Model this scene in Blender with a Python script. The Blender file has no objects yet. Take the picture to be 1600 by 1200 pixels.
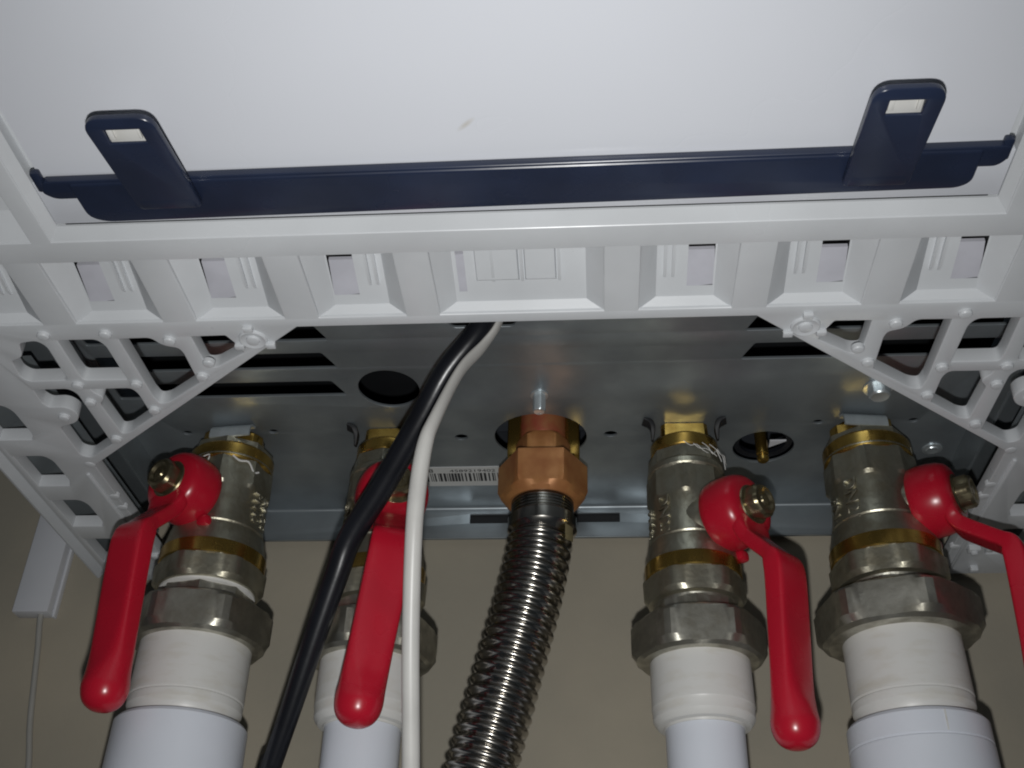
import bpy, bmesh, math, random
from mathutils import Vector, Matrix
random.seed(7)
S = bpy.context.scene
COL = S.collection
MM = 0.001
PI = math.pi

# ------------------------------------------------------------------ camera
cam_d = bpy.data.cameras.new("camera")
cam = bpy.data.objects.new("camera", cam_d)
COL.objects.link(cam)
CAM = Vector((0.0200, -0.452, -0.242))
yaw, pitch, roll = math.radians(-4.91828), math.radians(34.5086), math.radians(1.62014)
fwd = Vector((math.sin(yaw)*math.cos(pitch), math.cos(yaw)*math.cos(pitch), math.sin(pitch)))
right = fwd.cross(Vector((0, 0, 1))).normalized()
up = right.cross(fwd)
r2 = right*math.cos(roll) + up*math.sin(roll)
u2 = -right*math.sin(roll) + up*math.cos(roll)
M = Matrix((r2, u2, -fwd)).transposed().to_4x4()
M.translation = CAM
cam.matrix_world = M
cam_d.sensor_width = 36
cam_d.lens = 36*1726.05/1600
cam_d.clip_start = 0.01
cam_d.clip_end = 50
S.camera = cam

# ------------------------------------------------------------------ dim room light and the phone's flash
W = bpy.data.worlds.new("World")
S.world = W
W.use_nodes = True
bg = W.node_tree.nodes["Background"]
bg.inputs[0].default_value = (0.62, 0.80, 1.0, 1)
bg.inputs[1].default_value = 0.026
fl = bpy.data.lights.new("phone_flash", 'SPOT')
fl.shadow_soft_size = 0.0035
fl.spot_size = math.radians(106); fl.spot_blend = 1.0
fl.energy = 3.35
fl.color = (1.0, 1.0, 0.99)
flo = bpy.data.objects.new("phone_flash", fl)
COL.objects.link(flo)
FM = M.copy(); FM.translation = CAM - u2*0.024 - r2*0.002 + fwd*0.002
flo.matrix_world = FM
S.view_settings.view_transform = 'Standard'
S.view_settings.look = 'None'
S.view_settings.exposure = 0
S.view_settings.gamma = 1
S.cycles.filter_width = 2.0

# ------------------------------------------------------------------ helpers
def finish(name, bm, mat, parent=None, sharp=32, loc=None):
    bm.normal_update()
    for e in bm.edges:
        if len(e.link_faces) == 2:
            e.smooth = e.calc_face_angle(0) < math.radians(sharp)
    for f in bm.faces: f.smooth = True
    me = bpy.data.meshes.new(name)
    bm.to_mesh(me); bm.free()
    return link(name, me, mat, parent)

def link(name, me, mat, parent=None):
    if mat is not None and len(me.materials) == 0: me.materials.append(mat)
    o = bpy.data.objects.new(name, me)
    COL.objects.link(o)
    if parent is not None: o.parent = parent
    return o

def tag(o, label=None, cat=None, group=None, kind=None):
    if label: o['label'] = label
    if cat: o['category'] = cat
    if group: o['group'] = group
    if kind: o['kind'] = kind
    return o

def empty(name, loc=(0, 0, 0), rz=0):
    o = bpy.data.objects.new(name, None)
    o.empty_display_size = .01
    COL.objects.link(o)
    o.location = Vector(loc)*MM
    o.rotation_euler = (0, 0, rz)
    return o

def box(bm, x0, x1, y0, y1, z0, z1, bev=0):
    ret = bmesh.ops.create_cube(bm, size=1)
    vs = ret['verts']
    for v in vs:
        v.co = Vector(((x0+x1)/2+v.co.x*(x1-x0), (y0+y1)/2+v.co.y*(y1-y0), (z0+z1)/2+v.co.z*(z1-z0)))*MM
    if bev:
        es = list({e for v in vs for e in v.link_edges})
        bmesh.ops.bevel(bm, geom=es, offset=bev*MM, segments=2, affect='EDGES', profile=.5)

def quadstrip(bm, rows, close=False):
    """rows: list of equal-length lists of points (mm)"""
    V = [[bm.verts.new(Vector(p)*MM) for p in r] for r in rows]
    n = len(V[0])
    for a, b in zip(V[:-1], V[1:]):
        for i in range(n if close else n-1):
            j = (i+1) % n
            try: bm.faces.new((a[i], a[j], b[j], b[i]))
            except ValueError: pass
    return V

def turned(rows, n=72, hexrot=0, capb=True, capt=True, bm=None, M4=None):
    """rows (z, R, flat) - flat: hexagon apothem or None.  rows run top to bottom or back to front"""
    own = bm is None
    if own: bm = bmesh.new()
    st0 = next((hexrot+PI/(q[3] if len(q) > 3 else 6) for q in rows if len(q) > 2 and q[2]), 0)
    R = []
    for row in rows:
        z, r = row[0], row[1]
        fl_ = row[2] if len(row) > 2 else None
        ns = row[3] if len(row) > 3 else 6
        ring = []
        for i in range(n):
            a = st0+2*PI*i/n
            rr = r
            if fl_:
                st = 2*PI/ns
                b = ((a-hexrot+st/2) % st)-st/2
                rr = min(r, fl_/math.cos(b))
            p = Vector((rr*math.cos(a), rr*math.sin(a), z))
            if M4 is not None: p = M4 @ p
            ring.append(p)
        R.append(ring)
    V = quadstrip(bm, R, True)
    if capt: bm.faces.new(V[0][::-1])
    if capb: bm.faces.new(V[-1])
    if own: bmesh.ops.recalc_face_normals(bm, faces=bm.faces[:])
    return bm

def catmull(P, m=8):
    out = []
    P = [tuple(p) for p in P]
    Q = [P[0]]+P+[P[-1]]
    for i in range(1, len(Q)-2):
        p0, p1, p2, p3 = Q[i-1], Q[i], Q[i+1], Q[i+2]
        for k in range(m):
            t = k/m
            out.append(tuple(.5*((2*b)+(-a+c)*t+(2*a-5*b+4*c-d)*t*t+(-a+3*b-3*c+d)*t**3) for a, b, c, d in zip(p0, p1, p2, p3)))
    out.append(P[-1])
    return out

def sweep(bm, pts, prof, side=Vector((1, 0, 0)), cap=True):
    """pts: list of (x,y,z,w,h[,twist]); prof(k)-> unit outline points"""
    rows = []
    N = len(pts)
    for i, p in enumerate(pts):
        a = Vector(pts[max(i-1, 0)][:3]); b = Vector(pts[min(i+1, N-1)][:3])
        t = (b-a).normalized()
        s = (side-t*side.dot(t)).normalized()
        u = t.cross(s)
        if len(p) > 5:
            c, d = math.cos(p[5]), math.sin(p[5])
            s, u = s*c+u*d, -s*d+u*c
        rows.append([Vector(p[:3])+s*(q[0]*p[3])+u*(q[1]*p[4]) for q in prof])
    V = quadstrip(bm, rows, True)
    if cap:
        bm.faces.new(V[0][::-1]); bm.faces.new(V[-1])
    bmesh.ops.recalc_face_normals(bm, faces=bm.faces[:])

def circ(n=24, e=1.0):
    out = []
    for i in range(n):
        a = 2*PI*i/n
        c, s = math.cos(a), math.sin(a)
        out.append((math.copysign(abs(c)**e, c), math.copysign(abs(s)**e, s)))
    return out

def rounded(poly, r, seg=4):
    out = []
    n = len(poly)
    for i in range(n):
        p = Vector(poly[i]); a = Vector(poly[i-1]); b = Vector(poly[(i+1) % n])
        da, db = (a-p), (b-p)
        la, lb = da.length, db.length
        da.normalize(); db.normalize()
        rr = r[i] if isinstance(r, (list, tuple)) else r
        k = min(rr, la*.48, lb*.48)
        if k < .05: out.append(tuple(p)); continue
        for j in range(seg+1):
            t = j/seg
            q = (p+da*k)*(1-t)**2+p*2*t*(1-t)+(p+db*k)*t*t
            out.append(tuple(q))
    return out

def sheet(name, outer, holes, z0, z1, mat, parent=None, bev=0.5):
    """flat slab with holes, between z0 and z1 (mm)"""
    cu = bpy.data.curves.new(name+"_c", 'CURVE')
    cu.dimensions = '2D'; cu.fill_mode = 'BOTH'
    th = (z1-z0)
    cu.extrude = (th/2-bev)*MM
    cu.bevel_depth = bev*MM; cu.bevel_resolution = 2
    for pl in [outer]+list(holes):
        sp = cu.splines.new('POLY')
        sp.points.add(len(pl)-1)
        for p, q in zip(sp.points, pl): p.co = (q[0]*MM, q[1]*MM, 0, 1)
        sp.use_cyclic_u = True
    ob = bpy.data.objects.new(name+"_c", cu)
    COL.objects.link(ob)
    dg = bpy.context.evaluated_depsgraph_get()
    me = bpy.data.meshes.new_from_object(ob.evaluated_get(dg))
    bpy.data.objects.remove(ob)
    me.name = name
    bm = bmesh.new(); bm.from_mesh(me)
    bmesh.ops.remove_doubles(bm, verts=bm.verts[:], dist=1e-6)
    for v in bm.verts: v.co.z += (z0+z1)/2*MM
    bm.to_mesh(me); bm.free()
    bm = bmesh.new(); bm.from_mesh(me)
    me.materials.clear()
    bpy.data.meshes.remove(me)
    return finish(name, bm, mat, parent, 25)

def text_mesh(body, size, extr=0.0, bevel=0.0):
    cu = bpy.data.curves.new("t", 'FONT')
    cu.body = body; cu.size = size*MM; cu.extrude = extr*MM; cu.bevel_depth = bevel*MM
    cu.align_x = 'CENTER'; cu.align_y = 'CENTER'
    ob = bpy.data.objects.new("t", cu); COL.objects.link(ob)
    dg = bpy.context.evaluated_depsgraph_get()
    me = bpy.data.meshes.new_from_object(ob.evaluated_get(dg))
    bpy.data.objects.remove(ob)
    me.materials.clear()
    return me

# ------------------------------------------------------------------ materials
def mat(name, col, rough=.5, metal=0., noise=0.0, nscale=60., bump=0.0, bscale=200., col2=None, rvar=0.0, spec=.5, coat=0, stretch=None, detail=4, thr=(.35, .65)):
    m = bpy.data.materials.new(name); m.use_nodes = True
    nt = m.node_tree; N = nt.nodes; L = nt.links
    b = N["Principled BSDF"]
    b.inputs["Base Color"].default_value = (*col, 1)
    b.inputs["Roughness"].default_value = rough
    b.inputs["Metallic"].default_value = metal
    b.inputs["Specular IOR Level"].default_value = spec
    if coat:
        b.inputs["Coat Weight"].default_value = coat; b.inputs["Coat Roughness"].default_value = .12
    tc = N.new("ShaderNodeTexCoord"); mp = N.new("ShaderNodeMapping")
    L.new(tc.outputs["Object"], mp.inputs[0])
    if stretch: mp.inputs["Scale"].default_value = stretch
    if noise or col2 or rvar:
        n = N.new("ShaderNodeTexNoise"); n.inputs["Scale"].default_value = nscale; n.inputs["Detail"].default_value = detail
        L.new(mp.outputs[0], n.inputs["Vector"])
        cr = N.new("ShaderNodeMapRange"); cr.inputs[1].default_value = thr[0]; cr.inputs[2].default_value = thr[1]
        L.new(n.outputs[0], cr.inputs[0])
        mx = N.new("ShaderNodeMix"); mx.data_type = 'RGBA'
        c2 = col2 or tuple(c*(1-noise) for c in col)
        mx.inputs[6].default_value = (*col, 1); mx.inputs[7].default_value = (*c2, 1)
        L.new(cr.outputs[0], mx.inputs[0]); L.new(mx.outputs[2], b.inputs["Base Color"])
        if rvar:
            mr = N.new("ShaderNodeMapRange"); mr.inputs[3].default_value = rough-rvar; mr.inputs[4].default_value = rough+rvar
            L.new(n.outputs[0], mr.inputs[0]); mr.inputs[1].default_value = .3; mr.inputs[2].default_value = .7
            L.new(mr.outputs[0], b.inputs["Roughness"])
    if bump:
        n2 = N.new("ShaderNodeTexNoise"); n2.inputs["Scale"].default_value = bscale; n2.inputs["Detail"].default_value = 6
        L.new(mp.outputs[0], n2.inputs["Vector"])
        bp = N.new("ShaderNodeBump"); bp.inputs["Strength"].default_value = bump; bp.inputs["Distance"].default_value = .0004
        L.new(n2.outputs[0], bp.inputs["Height"]); L.new(bp.outputs[0], b.inputs["Normal"])
    return m

m_plastic = mat("white_plastic", (.64, .66, .68), .34, noise=.10, nscale=28, bump=.10, bscale=90, rvar=.08)
m_recess = mat("lilac_plastic", (.53, .53, .58), .4, noise=.12, nscale=90, bump=.1)
m_panel = mat("white_enamel", (.71, .73, .78), .28, noise=.035, nscale=10, bump=.035, bscale=45, rvar=.05)
m_navy = mat("navy_plastic", (.021, .030, .062), .27, noise=.3, nscale=40, bump=.06, bscale=150, rvar=.06)
m_steel = mat("galvanised_steel", (.345, .385, .41), .40, metal=.66, noise=.22, nscale=45, bump=.08, bscale=35, rvar=.07)
m_zinc = mat("bright_zinc", (.70, .76, .78), .34, metal=.7, noise=.2, nscale=120, bump=.15, bscale=150)
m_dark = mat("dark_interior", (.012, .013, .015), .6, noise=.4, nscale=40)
m_black = mat("black_rubber", (.012, .013, .017), .3, noise=.3, nscale=60, bump=.1, bscale=300)
m_whitecable = mat("white_cable_sheath", (.62, .61, .58), .38, noise=.10, nscale=60, bump=.06, bscale=120)
m_nickel = mat("cast_nickel", (.50, .48, .385), .43, metal=.93, noise=.35, nscale=130, bump=.42, bscale=520, rvar=.10, col2=(.30, .275, .205))
m_nickel2 = mat("worn_nickel_nut", (.53, .515, .445), .39, metal=.94, noise=.3, nscale=140, bump=.30, bscale=420, rvar=.10, col2=(.31, .295, .245))
m_brass = mat("brass", (.62, .42, .11), .26, metal=.95, noise=.3, nscale=110, bump=.12, bscale=240, rvar=.08, col2=(.40, .25, .06))
m_copper = mat("orange_coated_nut", (.50, .24, .085), .46, metal=.3, noise=.3, nscale=70, bump=.14, bscale=260, rvar=.08, col2=(.34, .125, .045))
m_redcap = mat("red_lacquered_collar", (.34, .07, .04), .5, metal=.3, noise=.3, nscale=110, bump=.2, bscale=300, col2=(.36, .15, .06))
m_stain = mat("stainless_steel", (.42, .40, .365), .21, metal=1., noise=.2, nscale=100, bump=.05, bscale=300, rvar=.05)
m_red = mat("red_dipped_plastic", (.50, .010, .028), .27, noise=.14, nscale=35, bump=.07, bscale=110, rvar=.05)
m_bolt = mat("yellowed_bolt", (.34, .29, .18), .3, metal=.9, noise=.4, nscale=180, bump=.3, bscale=400)
m_coup = mat("cream_ppr_plastic", (.66, .655, .63), .4, noise=.10, nscale=55, bump=.16, bscale=110, col2=(.57, .545, .48), stretch=(1, 1, 3.5), thr=(.5, .74))
m_pipe = mat("white_ppr_pipe", (.68, .71, .77), .33, noise=.04, nscale=30, bump=.04, bscale=80)
m_wall = mat("beige_wall_plaster", (.41, .365, .285), .8, noise=.12, nscale=9, bump=.35, bscale=230, col2=(.32, .295, .24), spec=.2)
m_duct = mat("white_duct_plastic", (.62, .63, .66), .4, noise=.06, nscale=40)
m_paper = mat("label_paper", (.66, .67, .66), .5, noise=.08, nscale=60)
m_ink = mat("black_ink", (.02, .02, .022), .5)
m_tape = mat("ptfe_tape", (.78, .77, .74), .5, noise=.12, nscale=200, bump=.3, bscale=500)
m_cavity = mat("cavity_metal", (.10, .11, .13), .4, metal=.7, noise=.3, nscale=50)

# a faint brownish scuff on the front panel
def add_scuff(m, c, sc, rot, col):
    nt = m.node_tree; N = nt.nodes; L = nt.links; b = N["Principled BSDF"]
    src = b.inputs["Base Color"].links[0].from_socket
    tc = N.new("ShaderNodeTexCoord"); mp = N.new("ShaderNodeMapping"); mp.vector_type = 'TEXTURE'
    mp.inputs["Location"].default_value = c; mp.inputs["Rotation"].default_value = (0, 0, rot); mp.inputs["Scale"].default_value = sc
    gr = N.new("ShaderNodeTexGradient"); gr.gradient_type = 'SPHERICAL'
    L.new(tc.outputs["Object"], mp.inputs[0]); L.new(mp.outputs[0], gr.inputs[0])
    mu = N.new("ShaderNodeMath"); mu.operation = 'MULTIPLY'; mu.inputs[1].default_value = .55; L.new(gr.outputs[0], mu.inputs[0])
    mx = N.new("ShaderNodeMix"); mx.data_type = 'RGBA'
    L.new(mu.outputs[0], mx.inputs[0]); L.new(src, mx.inputs[6]); mx.inputs[7].default_value = (*col, 1)
    L.new(mx.outputs[2], b.inputs["Base Color"])
add_scuff(m_panel, (-.0095, -.264, -.0345), (.0035, .0010, .02), math.radians(-42), (.45, .40, .30))

# ------------------------------------------------------------------ the wall
bm = bmesh.new(); box(bm, -900, 900, 4, 60, -900, 500)
wall = finish("wall", bm, m_wall); tag(wall, kind='structure')

# ------------------------------------------------------------------ boiler underside: steel base
base = empty("boiler_base", (0, 0, 0))
tag(base, "galvanised steel base plate of the boiler with punched holes and a folded rear flange", "boiler base")

def ell(cx, cy, rx, ry, n=36, a0=0): return [(cx+rx*math.cos(2*PI*i/n+a0), cy+ry*math.sin(2*PI*i/n+a0)) for i in range(n)]
louvres = []
for sx in (-1, 1):
    for (y, xi, xo) in ((-137, 78, 92), (-119.5, 78, 168), (-101, 78, 168)):
        if y == -137: xo = 168
        if y == -101 and sx > 0: continue
        a, b = xi*sx, xo*sx
        louvres.append([(a+2.0*sx, y-5.0), (b, y-5.0), (b, y+5.2), (a-2.5*sx, y+5.2)])
holes = [ell(-58.6, -99.5, 12.2, 12.8), ell(-1, -62, 19.3, 18), ell(91.5, -51, 12.8, 12.6), ell(-34, -63, 2.9, 2.3, 20), ell(28, -63.6, 2.9, 2.3, 20),
         rounded([(-33, -144), (-4, -144), (-7, -137.5), (-29, -137.5)], 1.5)]
for x, r in ((-130, 12), (-63.5, 8.5), (57.5, 8.5), (130, 12)): holes.append(ell(x, -62, r, r))
holes += [rounded(l, 1.2) for l in louvres]
for x in (-148.5, -112, 111, 148.5): holes.append(ell(x, -70, 2.3, 1.7, 12))
plate = sheet("base_plate", [(-194, -216), (194, -216), (194, 0), (-194, 0)], holes, 0, 1.2, m_steel, base, .2)

# rear flange with two long slots
def vsheet(name, outer, holes, y0, y1, mat_, parent):
    o = sheet(name, [(a, b) for a, b in outer], holes, y0, y1, mat_, parent, .15)
    for v in o.data.vertices:
        x, y, z = v.co; v.co = (x, z, y)
    o.data.flip_normals()
    return o
vsheet("rear_flange", [(-165, -15.3), (165, -15.3), (165, -1.2), (-165, -1.2)], [rounded([(-36.5, -8.3), (32.3, -8.3), (32.3, -3.3), (-36.5, -3.3)], .5), ], -1.3, 0, m_steel, base)
bm = bmesh.new()      # rounded bend between plate and flange + hem at its foot
rows = []
for x in (-165, 165):
    rows.append([(x, -1.3-1.2*math.cos(a)*0+(-1.2+1.2*math.sin(a)), -1.2*math.cos(a)*0-1.2*(1-math.cos(a))) for a in [i*PI/12 for i in range(7)]])
quadstrip(bm, rows)
box(bm, -165, 165, -1.9, -.1, -15.9, -15.2, .2)
finish("flange_bend", bm, m_steel, base)
for sx in (-1, 1):
    bm = bmesh.new(); box(bm, sx*172-.6, sx*172+.6, -196, -3, -13, -.2); finish("side_flange", bm, m_steel, base)
# louvre hoods pressed up into the casing
for l in louvres:
    xs = [p[0] for p in l]; ys = [p[1] for p in l]
    bm = bmesh.new(); rows = []
    for x in (min(xs), max(xs)):
        rows.append([(x, min(ys)-1+i*1.5, 1.3+1.2*math.sin(i*PI/8)+i*1.6) for i in range(6)])
    quadstrip(bm, rows); bmesh.ops.solidify(bm, geom=bm.faces[:], thickness=.6*MM)
    finish("louvre", bm, m_steel, base)
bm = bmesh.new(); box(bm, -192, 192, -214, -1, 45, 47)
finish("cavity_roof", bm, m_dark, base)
for sx in (-1, 1):
    bm = bmesh.new(); box(bm, sx*199.5-1, sx*199.5+1, -400, 0, -30, 120, .4); finish("casing_side", bm, m_panel, base)
bm = bmesh.new(); box(bm, -192, 192, -2.6, -1.4, 1.3, 45); finish("casing_back", bm, m_cavity, base)
# things glimpsed through the round hole: a wire and a pipe
bm = bmesh.new(); sweep(bm, [(-90, -104, 20, .7, .7), (-58, -97, 18, .7, .7), (-20, -92, 20, .7, .7)], circ(8)); finish("inner_wire", bm, m_zinc, base)
bm = bmesh.new(); sweep(bm, [(-90, -92, 27, 4, 4), (-20, -84, 27, 4, 4)], circ(16)); finish("inner_pipe", bm, m_black, base)
bm = bmesh.new(); box(bm, -60, 60, .6, 3.4, -9.8, -1); finish("slot_shade_strip", bm, m_dark, base)  # dark strip added behind the flange slot to stand in for shade
# screws
for (x, y, r, h) in ((0, -93.5, 2.6, 8), (130, -94, 4.2, 4.5), (161, -48, 3, 1.2)):
    s = bmesh.new()
    Mx = Matrix.Translation((x, y, 0))
    turned([(0, r*1.35), (-.6, r*1.35), (-.8, r, r*.9), (-h+.6, r, r*.9), (-h, r*.8, r*.85), (-h+.3, r*.35)], 36, .3, bm=s, M4=Mx)
    bmesh.ops.recalc_face_normals(s, faces=s.faces[:])
    finish("plate_screw", s, m_zinc, base)
# barcode label
bm = bmesh.new(); box(bm, -66, -13, -38.8, -22.4, -.25, -.02)
lab = finish("barcode_label", bm, m_paper, base)
def flat_text(body, size, x, y, sx=1.0, bold=0):
    me = text_mesh(body, size, .02)
    if bold:
        pass
    for v in me.vertices:
        vx, vy, vz = v.co; v.co = (vx*sx+x*MM, -vy+y*MM, -vz-.00031)
    return link("printed_number", me, m_ink, lab)
flat_text("51148", 4.3, -55.4, -35.8, 1.15); flat_text("4589219402 1", 3.0, -30.5, -35.6, 1.35)
bm = bmesh.new(); x = -64.5
while x < -14.5:
    w = random.choice([.35, .35, .7, .7, 1.05]); box(bm, x, x+w, -33.6, -26.6, -.33, -.27); x += w+random.choice([.35, .5, .7, .95])
o = finish("barcode", bm, m_ink, lab); o['kind'] = "stuff"

# spring clips that hold the fittings: two dark prongs (small fittings) or a bent bright tongue (large ones)
for x in (-63.5, 57.5):
    for sx in (-1, 1):
        bm = bmesh.new()
        pts = catmull([(x+sx*16.6, -73.5, -.5, 2.8, .5), (x+sx*14.2, -73.0, -1.2, 2.8, 1.3), (x+sx*12.9, -72, -3.0, 2.4, 1.1), (x+sx*12.8, -71, -5.5, 2.0, .8), (x+sx*13.0, -70.5, -8, 1.4, .5)], 5)
        sweep(bm, pts, circ(12, .5), Vector((0, 1, 0)))
        finish("spring_clip", bm, m_dark, base)
for x, rz in ((-130, -.20), (130, .22)):
    bm = bmesh.new()
    rows = []
    for (r, z) in ((11.0, 0), (13.0, -.3), (14.8, -1.0), (15.9, -2.6), (16.1, -4.6), (16.0, -6.6)):
        rows.append([(t, -r, z) for t in (-8.6, -4, 0, 4, 8.6)])
    quadstrip(bm, rows)
    bmesh.ops.recalc_face_normals(bm, faces=bm.faces[:])
    bmesh.ops.solidify(bm, geom=bm.faces[:], thickness=.9*MM)
    o = finish("bent_tongue", bm, m_zinc, base, 40)
    o.location = Vector((x-math.copysign(4, x), -62, 0))*MM; o.rotation_euler = (0, 0, rz-math.copysign(.10, x))

# ------------------------------------------------------------------ white grille frame
frame = empty("grille_frame")
tag(frame, "white plastic grille frame under the boiler with sloped pockets and lattice corners", "frame")
ZF = -35.0; T = 5.4
A = [(-169.1, -171.5), (-164.5, -173.0), (-162.2, -180.9), (-155.4, -181.9), (-153.2, -178.5), (-153.9, -159.0), (-168.2, -158.8), (-170.2, -162.0)]
Bp = [(-149.3, -181.9), (-135.9, -181.9), (-133.9, -178.5), (-133.6, -158.8), (-149.4, -158.8), (-149.8, -163)]
Cp = [(-129.3, -181.9), (-118.1, -182.1), (-115.5, -177.8), (-110.8, -176.3), (-109.9, -173.5), (-110.0, -156.0), (-124.4, -144.6), (-128.4, -143.8), (-129.2, -149)]
Dp = [(-105.6, -182.2), (-93.8, -182.4), (-91.6, -177.8), (-90.0, -172.6), (-101.5, -164.6), (-105.4, -164.4)]
Ep = [(-169.3, -154.6), (-156.2, -154.8), (-154.0, -151.6), (-154.0, -118.4), (-166.0, -108.6), (-170.0, -110.7), (-169.8, -131.0), (-162.0, -133.6), (-159.4, -138.8), (-161.8, -143.2), (-168.0, -142.8), (-169.6, -146)]
Fp = [(-149.4, -154.3), (-134.4, -154.5), (-132.9, -151.0), (-132.8, -136.0), (-144.9, -125.8), (-148.8, -125.0), (-149.4, -145.0), (-146.4, -148.5), (-148.8, -151.5)]
lat = [(A, 2.2), (Bp, [.8, 3.5, 3, .8, 3.5, 2]), (Cp, [.8, 2, 2, 1.5, 2, 1, 3.5, 3, 1]), (Dp, [.8, .8, 1.2, 1.2, 3, 2]), (Ep, [.8, 3.4, 3, 1, 3, 2.5, 2.8, 2.8, 2.8, 2.8, 1.5, 1]), (Fp, [.8, 2.6, 2, 1, 3.2, 2, 2.2, 2, 2])]
slots = []
for k in range(5):
    y = -145.5+34.1*k
    if k == 4: continue
    slots.append(([(-196.0, y), (-183.5, y), (-181.2, y+4), (-181.0, y+19.5), (-182.5, y+23.5), (-196.0, y+23.5)], [.4, 3, 4, 1.5, 1, .4]))
BX = [(-178, -149.5), (-139.6, -111.1), (-101.3, -72.7), (-63, -35), (-25.5, 25), (34.5, 62.9), (72.4, 100.8), (111.1, 139.4), (149.5, 178)]
BY0, BY1 = -218.7, -189.3
fh = []
for pl, r in lat+slots:
    q = rounded(pl, r)
    fh.append(q); fh.append([(-a, b) for a, b in q])
for a, b in BX: fh.append(rounded([(a, BY0), (b, BY0), (b, BY1), (a, BY1)], .3, 2))
# side pockets beyond the panel
SP = []
for sx in (-1, 1):
    for y0, y1 in ((-256, -226.5), (-292, -260), (-328, -296), (-364, -332)):
        SP.append((min(sx*137, sx*190), max(sx*137, sx*190), y0, y1))
for a, b, c, d in SP: fh.append([(a, c), (b, c), (b, d), (a, d)])
out = [(-198, -1.5), (-198, -400), (-131.8, -400), (-131.8, -226.6), (131.8, -226.6), (131.8, -400), (198, -400), (198, -1.5), (168.4, -1.5)]
inner = [(167.6, -103.6), (70.5, -185.9), (-70.5, -185.9), (-167.6, -103.6), (-168.4, -1.5)]
body = sheet("frame_body", out+inner, fh, ZF, ZF+T, m_plastic, frame, .52)

# outer rim, a step higher than the slotted rail
for sx in (-1, 1):
    bm = bmesh.new()
    quadstrip(bm, [[(sx*a, y, z) for a, z in ((197.8, ZF+.8), (198.6, ZF+4.5), (203.0, ZF+4.0), (205.2, ZF+1.0), (206.2, ZF+1.2), (206.4, ZF+14))] for y in (-400, -1.5)])
    bmesh.ops.recalc_face_normals(bm, faces=bm.faces[:])
    bmesh.ops.solidify(bm, geom=bm.faces[:], thickness=1.2*MM)
    finish("outer_rim", bm, m_plastic, frame, 25)
    # low rib along the inner edge of the rail
    bm = bmesh.new(); box(bm, *sorted((sx*171.0, sx*172.4)), -98, -4, ZF-.9, ZF+.2, .3)
    finish("rail_rib", bm, m_plastic, frame)
    # slot linings: thin walls behind each rail slot
    for pl, r in slots:
        y0 = pl[0][1]
        bm = bmesh.new()
        quadstrip(bm, [[(sx*a, y, z) for a, z in ((198.5, ZF+T-.3), (197.8, ZF+9), (194, ZF+14), (186, ZF+17), (176, ZF+17.5))] for y in (y0-5, y0+29)])
        finish("slot_lining", bm, m_steel, frame)
# chamfered edge round the recessed panel
bm = bmesh.new()
c0 = [(-131.5, -400, ZF+.3), (-131.5, -226.9, ZF+.3), (131.5, -226.9, ZF+.3), (131.5, -400, ZF+.3)]
c1 = [(-128.5, -400, ZF+3.2), (-128.5, -231.3, ZF+2.2), (128.5, -231.3, ZF+2.2), (128.5, -400, ZF+3.2)]
c2 = [(-128.3, -400, ZF+9), (-128.3, -231.35, ZF+6), (128.3, -231.35, ZF+6), (128.3, -400, ZF+9)]
quadstrip(bm, [c0, c1, c2])
finish("panel_surround", bm, m_plastic, frame, 20)

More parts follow.
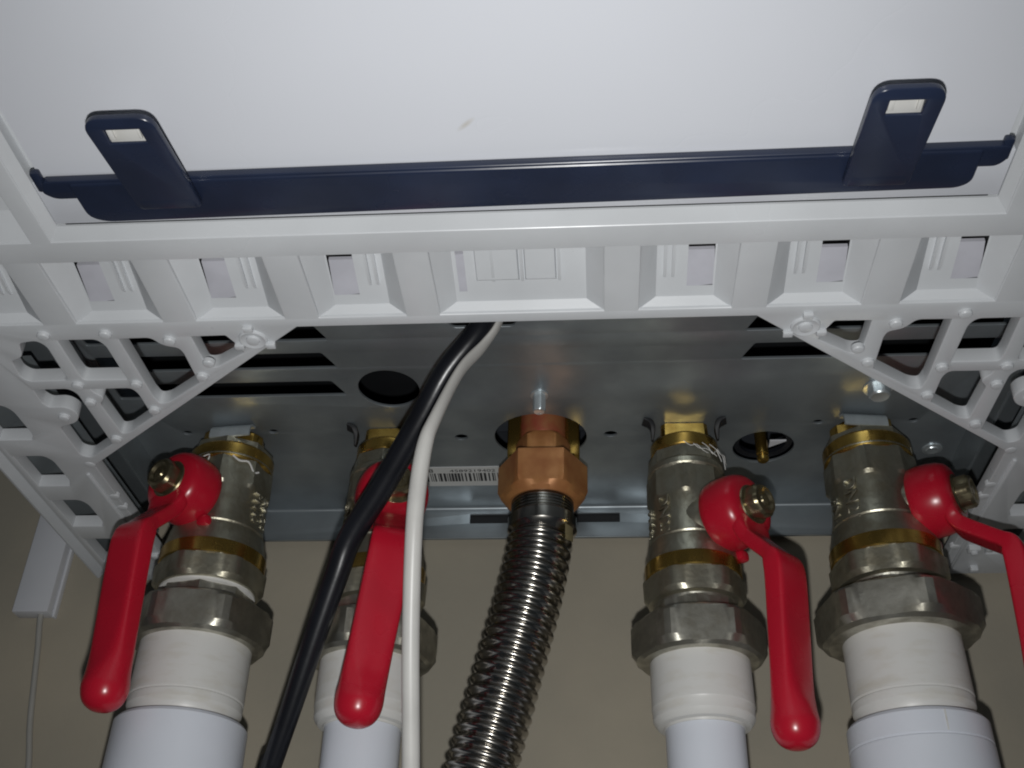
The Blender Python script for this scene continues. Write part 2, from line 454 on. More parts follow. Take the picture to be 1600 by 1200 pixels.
# pockets
def pocket(x0, x1, side):
    bm = bmesh.new()
    t = 5.6
    o = [(x0, BY0, ZF+.3), (x1, BY0, ZF+.3), (x1, BY1, ZF+.3), (x0, BY1, ZF+.3)]
    zi = [ZF+9, ZF+9, ZF+3.6, ZF+3.6]
    yi = [BY0-.5, BY0-.5, BY1-2.2, BY1-2.2]
    i_ = [(x0+t, yi[0], zi[0]), (x1-t, yi[1], zi[1]), (x1-t, yi[2], zi[2]), (x0+t, yi[3], zi[3])]
    V = quadstrip(bm, [o, i_], True)
    # floor with an L-shaped gap on the outer side: inner floor split into cells
    w = (x1-x0-2*t)
    hw = 8.2 if w < 25 else 3.6       # recess width
    f = lambda u, v, dz=0: (x0+t+u*w, yi[0]+(yi[2]-yi[0])*v, zi[0]+(zi[2]-zi[0])*v+dz)
    if side < 0: ua, ub = 0.03, hw/w
    else: ua, ub = 1-hw/w, .97
    U = sorted([0, ua, ub, 1]); Vv = [0, .03, .86, 1]
    grid = [[bm.verts.new(Vector(f(u, v))*MM) for u in U] for v in Vv]
    for a in range(3):
        for b in range(3):
            if a <= 1 and b == 1 and not (a == 0 and False): continue
            bm.faces.new((grid[a][b], grid[a][b+1], grid[a+1][b+1], grid[a+1][b]))
    bmesh.ops.recalc_face_normals(bm, faces=bm.faces[:])
    p = finish("pocket", bm, m_plastic, frame, 20)
    # sunken tongue inside the gap
    bm = bmesh.new()
    g = -.01
    ta, tb = (ua+g, ub+.05) if side < 0 else (ua-.05, ub-g)
    dd = random.choice([1.2, 1.6, 2.2])
    v0 = random.choice([.40, .41, .46])
    q = [f(ta, v0, dd), f(tb, v0, dd), f(tb, .62, .9), f(tb, .86, .35), f(ta, .885, .3)]
    q2 = [(a, b, c+1.2) for a, b, c in q]
    V = quadstrip(bm, [q, q2], True); bm.faces.new(V[0]); bm.faces.new(V[1])
    bmesh.ops.recalc_face_normals(bm, faces=bm.faces[:])
    finish("sunken_tongue", bm, m_recess, p)
    # moulded ribs
    for uc in ((.72, .86) if side < 0 else (.28, .14)) if w < 25 else (.30, .52, .80):
        bm = bmesh.new()
        a, b = uc-.45/w, uc+.45/w
        q = [f(a, .03), f(b, .03), f(b, .74), f(a, .74)]
        q2 = [f(a, .05, -1.4), f(b, .05, -1.4), f(b, .64, -1.1), f(a, .64, -1.1)]
        V = quadstrip(bm, [q, q2], True); bm.faces.new(V[1])
        bmesh.ops.recalc_face_normals(bm, faces=bm.faces[:])
        finish("moulded_rib", bm, m_plastic, p)
    if w > 25:
        for a, b in ((.17, .50), (.54, .78)):
            bm = bmesh.new()
            q = [f(a, .03), f(b, .03), f(b, .72), f(a, .72)]
            q2 = [f(a+.01, .03, -1.3), f(b-.01, .03, -1.3), f(b-.01, .68, -.9), f(a+.01, .68, -.9)]
            V = quadstrip(bm, [q, q2], True); bm.faces.new(V[1])
            bmesh.ops.recalc_face_normals(bm, faces=bm.faces[:])
            finish("raised_pad", bm, m_plastic, p)
for a, b in BX: pocket(a, b, -1 if (a+b) < 1 else 1)
for a, b, c, d in SP:
    sx = 1 if a > 0 else -1
    bm = bmesh.new()
    o = [(a, c, ZF+.3), (b, c, ZF+.3), (b, d, ZF+.3), (a, d, ZF+.3)]
    inn = (a+2) if sx > 0 else (b-2)
    far = (b-6) if sx > 0 else (a+6)
    i_ = [(a+3, c+4, ZF+8), (b-3, c+4, ZF+8), (b-4, d-9, ZF+5), (a+4, d-9, ZF+5)]
    V = quadstrip(bm, [o, i_], True); bm.faces.new(V[1])
    bmesh.ops.recalc_face_normals(bm, faces=bm.faces[:])
    finish("side_pocket", bm, m_plastic, frame, 15)

# near-black sheet added above the pockets, painting the shade seen through their gaps
bm = bmesh.new(); box(bm, -190, 190, -232, -190, -18, -16); finish("pocket_shade_sheet", bm, m_dark, frame)

# pegs and bosses
bm = turned([(ZF+.4, 2.1), (ZF-.9, 1.95), (ZF-1.3, 1.6), (ZF-1.45, .9)], 20)
peg0 = finish("peg", bm, m_plastic, frame)
pegs = [(-151.9, -184.6), (-131.8, -184.6), (-112.4, -180.6), (-107.9, -160.6), (-151.9, -156.8), (-131.7, -156.8), (-130.9, -141.0), (-151.6, -146.6), (-151.3, -122.6), (-164.6, -137.6), (-172.8, -177.4), (-103.4, -168.2)]
first = True
for sx in (-1, 1):
    for x, y in pegs:
        if first: o = peg0; first = False
        else: o = peg0.copy(); COL.objects.link(o); o.parent = frame
        o.location = (-sx*x*MM, y*MM, 0)
# small half-round bumps on the rail's inner edge
bm = turned([(ZF+1.5, 2.2), (ZF+.2, 2.2), (ZF-.2, 1.9), (ZF-.4, 1.2)], 20); b0 = finish("edge_bump", bm, m_plastic, frame)
k = 0
for sx in (-1, 1):
    for x, y in ((-168.6, -79), (-168.6, -70), (-168.6, -104), (-168.8, -27)):
        o = b0 if k == 0 else b0.copy()
        if k: COL.objects.link(o); o.parent = frame
        k += 1; o.location = (-sx*x*MM, y*MM, 0)
# screw boss with three little blocks at each inner corner of the lattice
for sx in (-1, 1):
    bm = turned([(ZF+.3, 4.6), (ZF-.7, 4.4), (ZF-.9, 4.0), (ZF-.5, 3.1), (ZF-.4, 2.2), (ZF-1.2, 2.0), (ZF-1.4, 1.2)], 32)
    for a in (.5, 2.6, 4.7):
        c, s = 5.8*math.cos(a), 5.8*math.sin(a)
        box(bm, c-1.5, c+1.5, s-1.1, s+1.1, ZF-1.4, ZF+.3, .25)
    o = finish("screw_boss", bm, m_plastic, frame); o.location = (sx*85.6*MM, -180.0*MM, 0)
# moulded lugs on the rails near the wall
for sx in (-1, 1):
    bm = bmesh.new(); box(bm, -2.4, 2.4, -2.2, 2.2, ZF-2.4, ZF+.3, .6); box(bm, 5, 8, -2, 2, ZF-1.8, ZF+.3, .5)
    turned([(ZF-2.2, 1.5), (ZF-3.4, 1.4), (ZF-3.7, .9)], 16, bm=bm)
    o = finish("rail_lug", bm, m_plastic, frame); o.location = (sx*176*MM, -27*MM, 0)
    bm = bmesh.new(); box(bm, -1.6, 1.6, -1.6, 1.6, ZF-2.4, ZF+.3, .5)
    o = finish("rail_lug", bm, m_plastic, frame); o.location = (sx*181*MM, -8*MM, 0)
# vertical walls of the lattice diagonal (thickening rib behind)
for sx in (-1, 1):
    for p, q in (((-167.6, -103.6), (-70.5, -185.9)),):
        bm = bmesh.new()
        a = Vector((p[0]-.2, p[1], 0)); b = Vector((q[0], q[1]-.2, 0)); d = (b-a).normalized(); nn = Vector((-d.y, d.x, 0))*-1.0
        rows = [[a+Vector((0, 0, ZF+T-.2)), b+Vector((0, 0, ZF+T-.2))], [a+Vector((0, 0, ZF+T+3)), b+Vector((0, 0, ZF+T+3))]]
        rows = [[(-sx*v.x, v.y, v.z) for v in r] for r in rows]
        quadstrip(bm, rows); bmesh.ops.solidify(bm, geom=bm.faces[:], thickness=1.4*MM)
        finish("diagonal_rib", bm, m_plastic, frame)

# ------------------------------------------------------------------ white front panel
ZP = -33.6
bm = bmesh.new()
prof = [(-420, ZP), (-260, ZP), (-252.5, ZP), (-249.6, ZP+.15), (-248.6, ZP+1.4), (-248.6, ZP+6)]
quadstrip(bm, [[(x, y, z+(.0 if abs(x) < 124 else .0)) for y, z in prof] for x in (-124.6, -62, 0, 62, 124.6)])
quadstrip(bm, [[(-124.6, y, z), (-124.6, y, z+8)] for y, z in prof[:3]])
quadstrip(bm, [[(124.6, y, z), (124.6, y, z+8)] for y, z in prof[:3]])
bmesh.ops.recalc_face_normals(bm, faces=bm.faces[:])
fpan = empty("front_panel"); tag(fpan, "plain glossy white enamelled panel filling the top of the view", "panel")
finish("panel_sheet", bm, m_panel, fpan, 50)
bm = bmesh.new(); box(bm, -128.1, 128.1, -248.4, -232.5, ZP+.6, ZP+3, .2)
finish("panel_lip", bm, m_panel, fpan)
bm = bmesh.new()
box(bm, -126, 126, -232.45, -231.0, ZP+1.4, ZP+2.6)
finish("seam_shadow_strip", bm, m_dark, fpan)  # near-black strip laid in the seam as its painted shadow

bm = bmesh.new(); box(bm, -133, 133, -420, -227.5, ZP+4.2, ZP+5.2); finish("panel_backing", bm, m_plastic, fpan)

# ------------------------------------------------------------------ dark locking strip with two pull tabs
strip = empty("locking_strip"); tag(strip, "long dark navy plastic strip with two pull tabs across the white panel", "strip")
def adj(pts, z, b):
    k = (242+z)/207.0
    cx, cy = 0, -244
    return [(20+(x-20)*k-math.copysign(b, x-cx), -452+(y+452)*k-math.copysign(b, y-cy)) for x, y in pts]
so = rounded(adj([(-124.2, -250.5), (124.2, -251.6), (126.2, -251.5), (126.0, -247.6), (124.2, -245.6), (-123.2, -243.9), (-125.6, -247)], ZP-2.6, .5), [.6, .6, .8, 1, 2.5, 2.5, .8])
sheet("strip_flange", so, [], ZP-2.6, ZP-.1, m_navy, strip, .5)
# curved lower band
bo = rounded(adj([(-117.5, -249.4), (119.6, -250.5), (119.4, -238.6), (116.5, -237.0), (-112.8, -234.4), (-116.8, -236.2)], ZP-3.0, .8), [.3, .3, 2, 2.5, 2.5, 2])
sheet("strip_band", bo, [], ZP-3.0, ZP-.6, m_navy, strip, .8)
for sx in (-1, 1):
    bm = bmesh.new(); box(bm, *sorted((sx*123.2, sx*125.8)), -254.6, -247.5, ZP-2.3, ZP-.1, .7); finish("strip_end_hook", bm, m_navy, strip)
for x0, x1 in ((-99.0, -82.4), (85.6, 101.4)):
    tab = sheet("pull_tab", rounded([(x0, -243.5), (x1, -243.5), (x1, -279.3), (x0, -279.3)], [1, 1, 4, 4], 6),
                [rounded([(x0+3.4, -276.6), (x1-3.4, -276.6), (x1-3.4, -270.6), (x0+3.4, -270.6)], .3, 2)], 0, 2.0, m_navy, strip, .45)
    for v in tab.data.vertices:
        k = max(0, (-.246-v.co.y)/.03)
        v.co.z += (ZP-5.2)*MM - .0060*min(1, k)**1.0
    bm = bmesh.new()
    box(bm, x0+2.8, x1-2.8, -277, -270.2, ZP-9.4, ZP-9.0, .1)
    box(bm, x0+4.0, x0+5.4, -275.4, -272.2, ZP-10.1, ZP-9.3, .2)
    box(bm, x1-5.2, x1-4.4, -275.4, -272.2, ZP-10.1, ZP-9.3, .2)
    finish("tab_window", bm, m_coup, tab)
    bm = bmesh.new(); box(bm, x0+.3, x1-.3, -251, -243, ZP-5.6, ZP-2.5, 1.0); finish("tab_root", bm, m_navy, tab)

# ------------------------------------------------------------------ ball valves
def handle_mesh(dx_end=0.0, ds=0.0, ext=0.0):
    """stem axis +x (s), vertical z, tangent y; z=0 at stem height; sections (s, y, z, half width, half thickness, corner exponent)"""
    sec = [(27.0, 0, 4, 9.0, 3.0, .6), (28.3, 0, -8, 9.0, 3.0, .5), (29.2, 0, -12.5, 7.6, 3.0, .35), (31.0, 0, -15.5, 6.9, 2.9, .3), (36.6, 0, -21.6, 6.9, 2.9, .3), (38.8, 0, -24.0, 7.3, 2.9, .28),
           (40.2, 0, -26.0, 7.7, 3.6, .28), (40.9, 0, -28.6, 7.9, 3.9, .28), (41.0, 0, -34, 7.9, 4.0, .28), (39.9, 0, -50, 7.8, 4.0, .3), (38.9, 0, -63, 7.7, 4.2, .38), (38.2, 0, -72, 7.8, 5.0, .6),
           (37.9, 0, -78.5, 7.9, 6.8, .9), (37.7, 0, -83.0, 8.1, 8.0, 1), (37.7, 0, -86.6, 7.5, 7.4, 1), (37.7, 0, -89.2, 6.0, 6.0, 1), (37.7, 0, -90.9, 3.6, 3.6, 1), (37.7, 0, -91.5, 1.2, 1.2, 1)]
    L_ = 1+ext/60.
    sec = [(a+(ds*min(1, max(0, (-c-12)/14.))), b+dx_end*max(0, (-c-25)/60), c if c > -30 else (-30+(c+30)*L_ if c > -78 else c-48*(L_-1)), w, h, e) for a, b, c, w, h, e in sec]
    bm = bmesh.new()
    P = catmull(sec, 5)
    rows = []
    for i, p in enumerate(P):
        q0, q1 = P[max(i-1, 0)], P[min(i+1, len(P)-1)]
        t = Vector((q1[0]-q0[0], q1[1]-q0[1], q1[2]-q0[2])).normalized()
        sd = Vector((0, 1, 0)); sd = (sd-t*sd.dot(t)).normalized(); u = t.cross(sd)
        rows.append([Vector(p[:3])+sd*(c[0]*p[3])+u*(c[1]*p[4]) for c in circ(36, max(.2, min(1, p[5])))])
    V = quadstrip(bm, rows, True)
    bm.faces.new(V[0][::-1]); bm.faces.new(V[-1])
    bmesh.ops.recalc_face_normals(bm, faces=bm.faces[:])
    return bm

ROT = Matrix.Rotation(PI/2, 4, 'Y')     # turned() z axis -> +x
def build_valve(name, x, big, theta, zs, label, hexa, nuta, txt, dx_end=0., nutR=24.5, ds=0., ext=0., nz=2.4):
    root = empty(name, (x, -62, 0))
    tag(root, label, "ball valve", "red handled ball valves under the boiler")
    dz = 6.2 if big else 0
    g = 1.12 if big else 1.0
    # brass collar
    if big:
        rows = [(2, 11), (-1.6, 11), (-2.0, 14.6, 11.9, 4), (-8.4, 14.9, 12.0, 4), (-9.0, 16.4), (-10, 17.2), (-15.6, 17.2), (-16.4, 16.6), (-17.4, 15)]
    else:
        rows = [(2, 8.2), (-.1, 8.2), (-.3, 12.0, 9.3, 4), (-5.8, 12.3, 9.4, 4), (-6.3, 13.0), (-7.2, 13.6), (-11.6, 13.6), (-12.4, 13), (-13, 12)]
    finish("brass_collar", turned(rows, 72, hexa[0]), m_brass, root, 25)
    # cast body
    b = []
    def r_(z, r, f=None, n=6): b.append((z+dz, r*g, f*g if f else None, n))
    r_(-12.3, 13.0); r_(-12.8, 15.2, 13.6, 8); r_(-17.5, 15.6, 13.8, 8)
    r_(-18.0, 14.6); r_(-19.0, 15.2); r_(-21.2, 15.4); r_(-21.8, 15.0)
    r_(-22.2, 16.4, 14.6, 8); r_(-33.0, 16.6, 14.9, 8); r_(-34.4, 15.0); r_(-36, 14.9)
    for z, r in ((-40, 15.0), (-44, 15.2), (-48, 15.6), (-51, 16.2)): r_(z, r)
    r_(-51.6, 15.9); r_(-52.2, 15.9); r_(-52.8, 16.7); r_(-56, 17.2); r_(-59.6, 17.9); r_(-60.2, 18.0)
    bodyo = finish("valve_body", turned(b, 96, hexa[1]), m_nickel, root, 22)
    rb = [(-60.1+dz, 17.9*g), (-60.5+dz, 18.35*g), (-65.7+dz, 18.3*g), (-66.2+dz, 17.9*g)]
    finish("brass_band", turned(rb, 72), m_brass, root, 30)
    lb = [(-66.1+dz, 17.9*g), (-66.5+dz, 19.2*g, 17.3*g), (-73.6+dz, 19.0*g, 17.3*g), (-75.4+dz, 17.4*g), (-76+dz, 15.6*g)]
    finish("body_end_hexagon", turned(lb, 96, hexa[2]), m_nickel, root, 22)
    tl = [(-75.6+dz, 15.6*g), (-76.6+dz, 15.3*g), (-77+dz, 16.6*g, 15*g, 8), (-86+dz, 16.6*g, 15*g, 8), (-88+dz, 16*g)]
    finish("union_tail", turned(tl, 72, hexa[2]+.3), m_nickel2, root, 25)
    R = nutR
    un = [(-84.6+dz, R*.72), (-85.0+dz, R*.86), (-86.0+dz, R*.95, R*.895), (-87.4+dz, R, R*.895), (-96.8+dz, R, R*.895), (-99.2+dz, R*.93, R*.895), (-100.3+dz, R*.86), (-100.4+dz, R*.80)]
    un = [(q[0]+nz,)+tuple(q[1:]) for q in un]
    finish("union_nut", turned(un, 120, nuta), m_nickel2, root, 20)
    # stem boss, packing nut
    th = theta
    st = empty("stem_assembly"); 
    bpy.data.objects.remove(st)
    RZ = Matrix.Rotation(-th, 4, 'Z')
    T0 = Matrix.Translation((0, 0, zs))
    MX = T0 @ RZ @ ROT
    bm = bmesh.new()
    turned([(2, 12.5*g), (9, 12.3*g), (12.5, 10.8), (14.0, 10.2), (16.2, 10.0), (16.8, 9.2)], 48, bm=bm, M4=MX)
    bmesh.ops.recalc_face_normals(bm, faces=bm.faces[:])
    finish("stem_boss", bm, m_nickel, root)
    bm = bmesh.new(); turned([(16, 8.2, 7.6), (21, 8.2, 7.6), (22, 7)], 48, .2, bm=bm, M4=MX)
    bmesh.ops.recalc_face_normals(bm, faces=bm.faces[:]); finish("packing_nut", bm, m_nickel2, root)
    # dimples either side of the boss
    # handle
    hm = handle_mesh(dx_end, ds, ext)
    turned([(16.0, 11.4), (15.6, 12.9), (16.4, 13.7), (19, 14.1), (23.5, 14.0), (27, 13.4), (29.2, 12.4), (30.5, 10.8), (30.9, 8.6)], 48, bm=hm, M4=ROT)
    bmesh.ops.recalc_face_normals(hm, faces=hm.faces[:])
    # stop lugs
    box(hm, 14.8, 19, 6, 11.0, -15.6, -11.5, 1.2)
    
    h = finish("handle", hm, m_red, root, 40)
    h.location = (0, 0, zs*MM); h.rotation_euler = (0, 0, -th)
    bm = turned([(30.6, 7.6), (31.0, 7.8), (31.5, 7.4), (31.6, 6.6, 6.0), (35.6, 6.6, 6.0), (36.7, 5.6), (36.9, 4.4), (35.9, 3.4), (36.0, 2.0), (36.6, 1.6)], 48, .25)
    o = finish("handle_bolt", bm, m_bolt, h, 25)
    o.matrix_local = Matrix.Rotation(PI/2, 4, 'Y')
    # raised lettering cast on the body
    for (body_t, ang, zc, size) in txt:
        me = text_mesh(body_t, size, .6, .2)
        for v in me.vertices:
            u, w, e = v.co.x/MM, v.co.y/MM, v.co.z/MM
            rad = 15.3*g+e
            a = ang+w/(15.3*g)      # letters run down the body
            v.co = Vector((rad*math.cos(a), rad*math.sin(a), zc-u))*MM
        link("cast_lettering", me, m_nickel, bodyo)
    return root

D = math.radians
v1 = build_valve("ball_valve", -130, True, D(115), -33.5, "ball valve at far left with white tape ends, red handle hanging over its left side", (D(-78), D(-60), D(-75)), D(-82),
                 [("PN40", D(-22), -35, 6.0), ("DN20", D(-2), -35, 6.0)], nutR=26.8, ext=1.5)
v2 = build_valve("ball_valve", -63.5, False, D(72), -38.5, "ball valve behind the black and white cables, red handle hanging straight in front", (D(-90), D(-68), D(-90)), D(-75), [("DN20", D(-150), -41, 5.5)], dx_end=-6.3, ext=3)
v4 = build_valve("ball_valve", 57.5, False, D(45), -44.5, "ball valve right of the corrugated hose, red handle hanging to its right", (D(-90), D(-97+22.5), D(-88)), D(-90),
                 [("DN20", D(-133), -42.5, 6.6), ("PN40", D(-168), -43.5, 5.6)])
v5 = build_valve("ball_valve", 130, True, D(33), -38.5, "ball valve at far right, red handle running out of the picture's right edge", (D(-110), D(-107+22.5), D(-108)), D(-110),
                 [("DN20", D(-135), -37.5, 7.4), ("PN40", D(-165), -41, 6.6)], nutR=29.5, ds=5, dx_end=6, nz=3.8)

# ptfe tape on the left valve (its own ends and the ring above the union nut)
t = bmesh.new(); turned([(-69.1, 17.4), (-69.4, 18.4), (-70.5, 18.5), (-70.9, 17.4)], 72, bm=t)
bmesh.ops.recalc_face_normals(t, faces=t.faces[:]); finish("tape_ring", t, m_tape, v1)
bm = bmesh.new()
P = []
for a, z in ((-128, -15.2), (-122, -16.2), (-117, -15.6), (-112, -16.6), (-106, -16.2), (-101, -16.4), (-103, -20), (-108, -24), (-113, -28)):
    P.append((17.2*math.cos(D(a)), 17.2*math.sin(D(a)), z, .30, .22))
P = [(x*1.02, y*1.02, z, w, h) for x, y, z, w, h in P]
sweep(bm, catmull(P, 4), circ(8), Vector((0, 0, 1)))
finish("loose_tape_strand", bm, m_tape, v1)
bm = bmesh.new()
P = [(17.5*math.cos(D(a)), 17.5*math.sin(D(a)), z, .4, .25) for a, z in ((-70, -16.2), (-60, -18), (-48, -17.5), (-38, -21), (-30, -20))]
sweep(bm, catmull(P, 4), circ(8), Vector((0, 0, 1))); finish("loose_tape_strand", bm, m_tape, v1)
# hemp fibres at the third valve's collar
for k in range(5):
    bm = bmesh.new(); P = []
    a0 = -95+k*13
    for j in range(5): P.append(((15.6+random.uniform(0, 1.2))*math.cos(D(a0+j*9)), (15.6+random.uniform(0, 1.2))*math.sin(D(a0+j*9)), -13.6-j*random.uniform(.2, 1.6)+random.uniform(-.8, .8), .13, .13))
    sweep(bm, catmull(P, 3), circ(6), Vector((0, 0, 1))); finish("hemp_fibre", bm, m_tape, v4)

# ------------------------------------------------------------------ white plastic pipes
def ppr(x, big, label, seam=False):
    root = empty("plastic_pipe", (x, -62, -100 if not big else -93))
    tag(root, label, "pipe", "white plastic pipes going down the wall")
    z0 = root.location.z/MM
    def L(rows): return [(z-z0, r) for z, r in rows]
    if big:
        cr = 20.6
        finish("coupling", turned(L([(-85, 18), (-88, cr-.4), (-88.6, cr), (-108, cr+.1), (-111.8, cr+.2), (-112.3, cr-.2), (-112.9, cr+.1), (-115.4, cr), (-116.6, cr-.7), (-118, 19.0), (-119.4, 18.6), (-122, 18.5)]), 96), m_coup, root, 22)
        rr = [(-119.8, 20.6), (-120.4, 22.8), (-121.6, 23.7)]
        if seam: rr += [(-128.6, 23.8), (-128.9, 23.5), (-129.3, 23.5), (-129.7, 23.9)]
        rr += [(-150, 24.0), (-175, 24.0), (-176, 22), (-179, 19), (-600, 19)]
        finish("pipe_body", turned(L(rr), 96), m_pipe, root, 30)
        if seam:
            bm = bmesh.new(); a = D(-82); box(bm, 23.5, 24.0, -.25, .25, -128.4-z0, -121.6-z0)
            o = finish("mould_seam", bm, m_coup, root); o.rotation_euler = (0, 0, a)
    else:
        cr = 18.0
        finish("coupling", turned(L([(-94, 17), (-96.5, cr-.3), (-97.1, cr), (-113, cr+.1), (-114.6, cr+.15), (-115.2, cr-.1), (-118.5, cr-.2), (-119.8, cr-.9), (-120.8, 16.2), (-121.2, 14.4), (-122, 14.2)]), 96), m_coup, root, 22)
        finish("pipe_body", turned(L([(-120, 13.8), (-135, 13.7), (-600, 13.7)]), 72), m_pipe, root)
    return root
ppr(-130, True, "wide white plastic pipe at far left, below the leftmost red handled valve")
ppr(-63.5, False, "narrow white plastic pipe partly hidden behind the second red handle and white cable")
ppr(57.5, False, "narrow white plastic pipe right of the corrugated hose, fully in view")
ppr(130, True, "wide white plastic pipe at far right with a fine moulding seam", True)

# ------------------------------------------------------------------ gas fitting and corrugated hose
gas = empty("gas_fitting", (0, -62, 0)); tag(gas, "orange coated hexagonal union in the large middle hole of the base plate", "pipe fitting")
finish("upper_collar", turned([(20, 9.2), (-1.6, 9.2), (-2.2, 8.9), (-2.4, 8.0)], 64), m_redcap, gas)
finish("lower_collar", turned([(-2.2, 8.2), (-2.6, 10.2, 9.6), (-4, 11.2, 9.9), (-13.4, 11.2, 9.9), (-14, 10)], 64, D(-90)), m_copper, gas, 25)
finish("hex_nut", turned([(-13.7, 14.0), (-14.3, 17.7, 15.5), (-14.7, 18.1, 15.7), (-26.4, 18.1, 15.7), (-28.6, 17.0, 15.7), (-30.6, 15.2), (-32.0, 13.6), (-31.6, 12.4)], 120, D(-90)), m_copper, gas, 20)
for sx in (-1, 1):
    bm = bmesh.new(); box(bm, *sorted((sx*8.8, sx*15.0)), 2, 13, -7.5, 22, .9)
    finish("brass_lug", bm, m_brass, gas)
bm = bmesh.new(); box(bm, -20, 20, 14, 15, 12, 30); finish("inner_bracket", bm, m_cavity, gas)
hose = empty("corrugated_hose", (0, -62, -31)); tag(hose, "shiny corrugated stainless steel hose hanging from the orange nut", "hose")
rows = [(0, 12.2)]
z = -.4
while z > -7:
    rows += [(z, 12.5), (z-.45, 12.5), (z-.75, 11.9), (z-1.0, 11.9)]; z -= 1.3
rows += [(-7.3, 12.4), (-7.5, 13.3), (-8, 13.7), (-12.6, 13.7), (-13.4, 13.2), (-14.4, 12.0), (-15.4, 11)]
finish("threaded_end", turned(rows, 72), m_stain, hose, 30)
cl = catmull([(-.8, 0, -13), (-1.8, 0, -24), (-5.0, 0, -41), (-11, 0, -66), (-17.5, 0, -92), (-24.5, 0, -120), (-34, 0, -160), (-48, 2, -210)], 60)
# resample by arc length
acc = [0]
for a, b in zip(cl[:-1], cl[1:]): acc.append(acc[-1]+(Vector(b)-Vector(a)).length)
pitch_ = 4.55; n_per = 14
pts = []; s = 0; j = 0; step = pitch_/n_per; k = 0
while s < acc[-1]:
    while acc[j+1] < s: j += 1
    f_ = (s-acc[j])/max(1e-9, acc[j+1]-acc[j])
    p = [a+(b-a)*f_ for a, b in zip(cl[j], cl[j+1])]
    ph = (k % n_per)/n_per
    c = math.cos(2*PI*ph)
    r = 12.1+.78*math.copysign(abs(c)**.8, c)
    pts.append((*p, r, r)); s += step; k += 1
bm = bmesh.new(); sweep(bm, pts, circ(84), Vector((1, 0, 0)))
finish("corrugated_tube", bm, m_stain, hose, 60)
bm = bmesh.new(); rows = []
for z in (-12, -15, -18.5, -20): rows.append([(12.9*math.cos(D(a)), 12.9*math.sin(D(a)), z+(a+30)*.03) for a in (-44, -38, -32, -26, -20)])
quadstrip(bm, rows); bmesh.ops.solidify(bm, geom=bm.faces[:], thickness=.3*MM)
finish("paper_tag", bm, mat("yellowed_paper", (.42, .36, .20), .7, noise=.2), hose)

# ------------------------------------------------------------------ filling pin in its hole
tap = empty("brass_pin", (90.5, -53, 0)); tag(tap, "thin brass pin poking down through the oval hole beside the right valves", "pin")
bm = turned([(26, 2.5), (0, 2.5), (-4.6, 2.5), (-5.0, 2.0), (-5.6, 2.0), (-6.2, 2.5), (-7.6, 2.3), (-8.2, 1.5)], 32)
finish("pin_shaft", bm, m_brass, tap)
bm = bmesh.new(); M2 = Matrix.Translation((1, 2, 0))
turned([(2.0, 12.0), (3.2, 12.2), (5.0, 12.0), (5.2, 10.4), (4.2, 9.6), (2.6, 9.8), (2.0, 12.0)], 48, bm=bm, M4=M2, capb=False, capt=False)
bmesh.ops.recalc_face_normals(bm, faces=bm.faces[:]); finish("black_ring", bm, m_black, tap)
bm = bmesh.new()
V = quadstrip(bm, [[(4.0, 1.5, 2.6), (11.0, 1.5, 2.6), (4.0, 6.5, 2.6)], [(4.0, 1.5, 3.4), (11.0, 1.5, 3.4), (4.0, 6.5, 3.4)]], True); bm.faces.new(V[0]); bm.faces.new(V[1])
bmesh.ops.recalc_face_normals(bm, faces=bm.faces[:]); finish("inner_plate", bm, m_duct, tap)

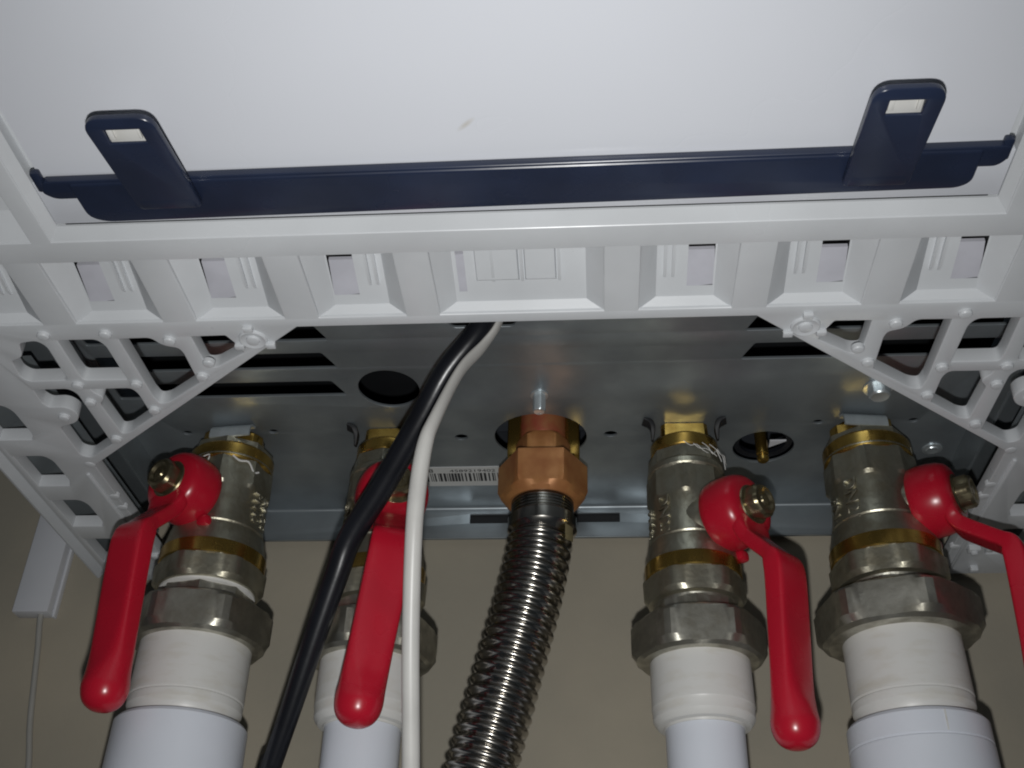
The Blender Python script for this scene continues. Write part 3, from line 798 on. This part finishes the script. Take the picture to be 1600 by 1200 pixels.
# ------------------------------------------------------------------ cables
bk = [(-13.5, -146, 24, 4.23, 4.05), (-14.5, -146, 8, 4.23, 4.05), (-18.2, -145.4, -6.2, 4.23, 4.05), (-29.9, -139.2, -20.2, 4.23, 4.05), (-39.3, -129.3, -33.0, 4.4, 4.2), (-54.4, -112.8, -50.9, 4.60, 4.37), (-66.5, -101.5, -65.3, 4.52, 4.29), (-71.6, -95.0, -77.1, 4.40, 4.18), (-79.5, -84.5, -96.8, 4.17, 3.96), (-86.9, -74.2, -116.2, 3.84, 3.64), (-94.4, -63.9, -135.5, 3.61, 3.43), (-101.6, -53.8, -154.6, 3.49, 3.31), (-125, -70, -400, 3.40, 3.40)]
wt = [(-9, -144, 24, 1.1, 2.4), (-10, -144, 8, 1.1, 2.4), (-11.8, -144.3, -3.5, 1.1, 2.5), (-16.9, -144.2, -13.1, 1.25, 2.7), (-24.0, -147.8, -26.4, 1.5, 2.8), (-30.8, -151.7, -48.1, 2.1, 2.8), (-33.3, -152.0, -58.0, 2.6, 2.8), (-35.1, -148.3, -71.1, 2.8, 2.8), (-36.0, -143.7, -86.8, 2.75, 2.8), (-36.7, -130.4, -115.0, 2.75, 2.8), (-36.6, -113.1, -148.8, 2.75, 2.8), (-36.5, -90, -195, 2.75, 2.8), (-36.5, -80, -400, 2.75, 2.8)]
bm = bmesh.new(); sweep(bm, catmull(bk, 10), circ(28), Vector((1, 0, 0)))
o = finish("black_cable", bm, m_black, None, 60); tag(o, "thick black cable running diagonally from the base plate down to the left", "cable")
bm = bmesh.new(); sweep(bm, catmull(wt, 10), circ(28), Vector((1, 0, 0)))
o = finish("white_cable", bm, m_whitecable, None, 60); tag(o, "white cable curving down in front of the second red handle", "cable")
duct = empty("cable_duct", (-232, 4, 0)); tag(duct, "short white plastic cable duct on the wall behind the left rail", "cable duct")
bm = bmesh.new(); box(bm, -8.5, 8, -8, 0, -51, 90, .5); finish("duct_cover", bm, m_duct, duct)
bm = bmesh.new(); box(bm, 8.0, 9.2, -3, 0, -51.5, 90, .2); finish("duct_backplate", bm, m_duct, duct)
duct.rotation_euler = (0, 0, 0)
bm = bmesh.new()
sweep(bm, catmull([(-229, 0, -40, 1.3, 1.3), (-228.5, 0, -52, 1.3, 1.3), (-226.5, 1.5, -66, 1.3, 1.3), (-224.5, 2.2, -80, 1.3, 1.3), (-221, 2.4, -100, 1.3, 1.3), (-216, 2.6, -122, 1.3, 1.3), (-212, 2.7, -160, 1.3, 1.3), (-210, 2.7, -500, 1.3, 1.3)], 8), circ(12), Vector((1, 0, 0)))
o = finish("wall_cable", bm, mat("grey_thin_cable", (.38, .37, .34), .45, noise=.1), None, 60); tag(o, "thin pale cable hanging down the wall out of the white duct", "cable")
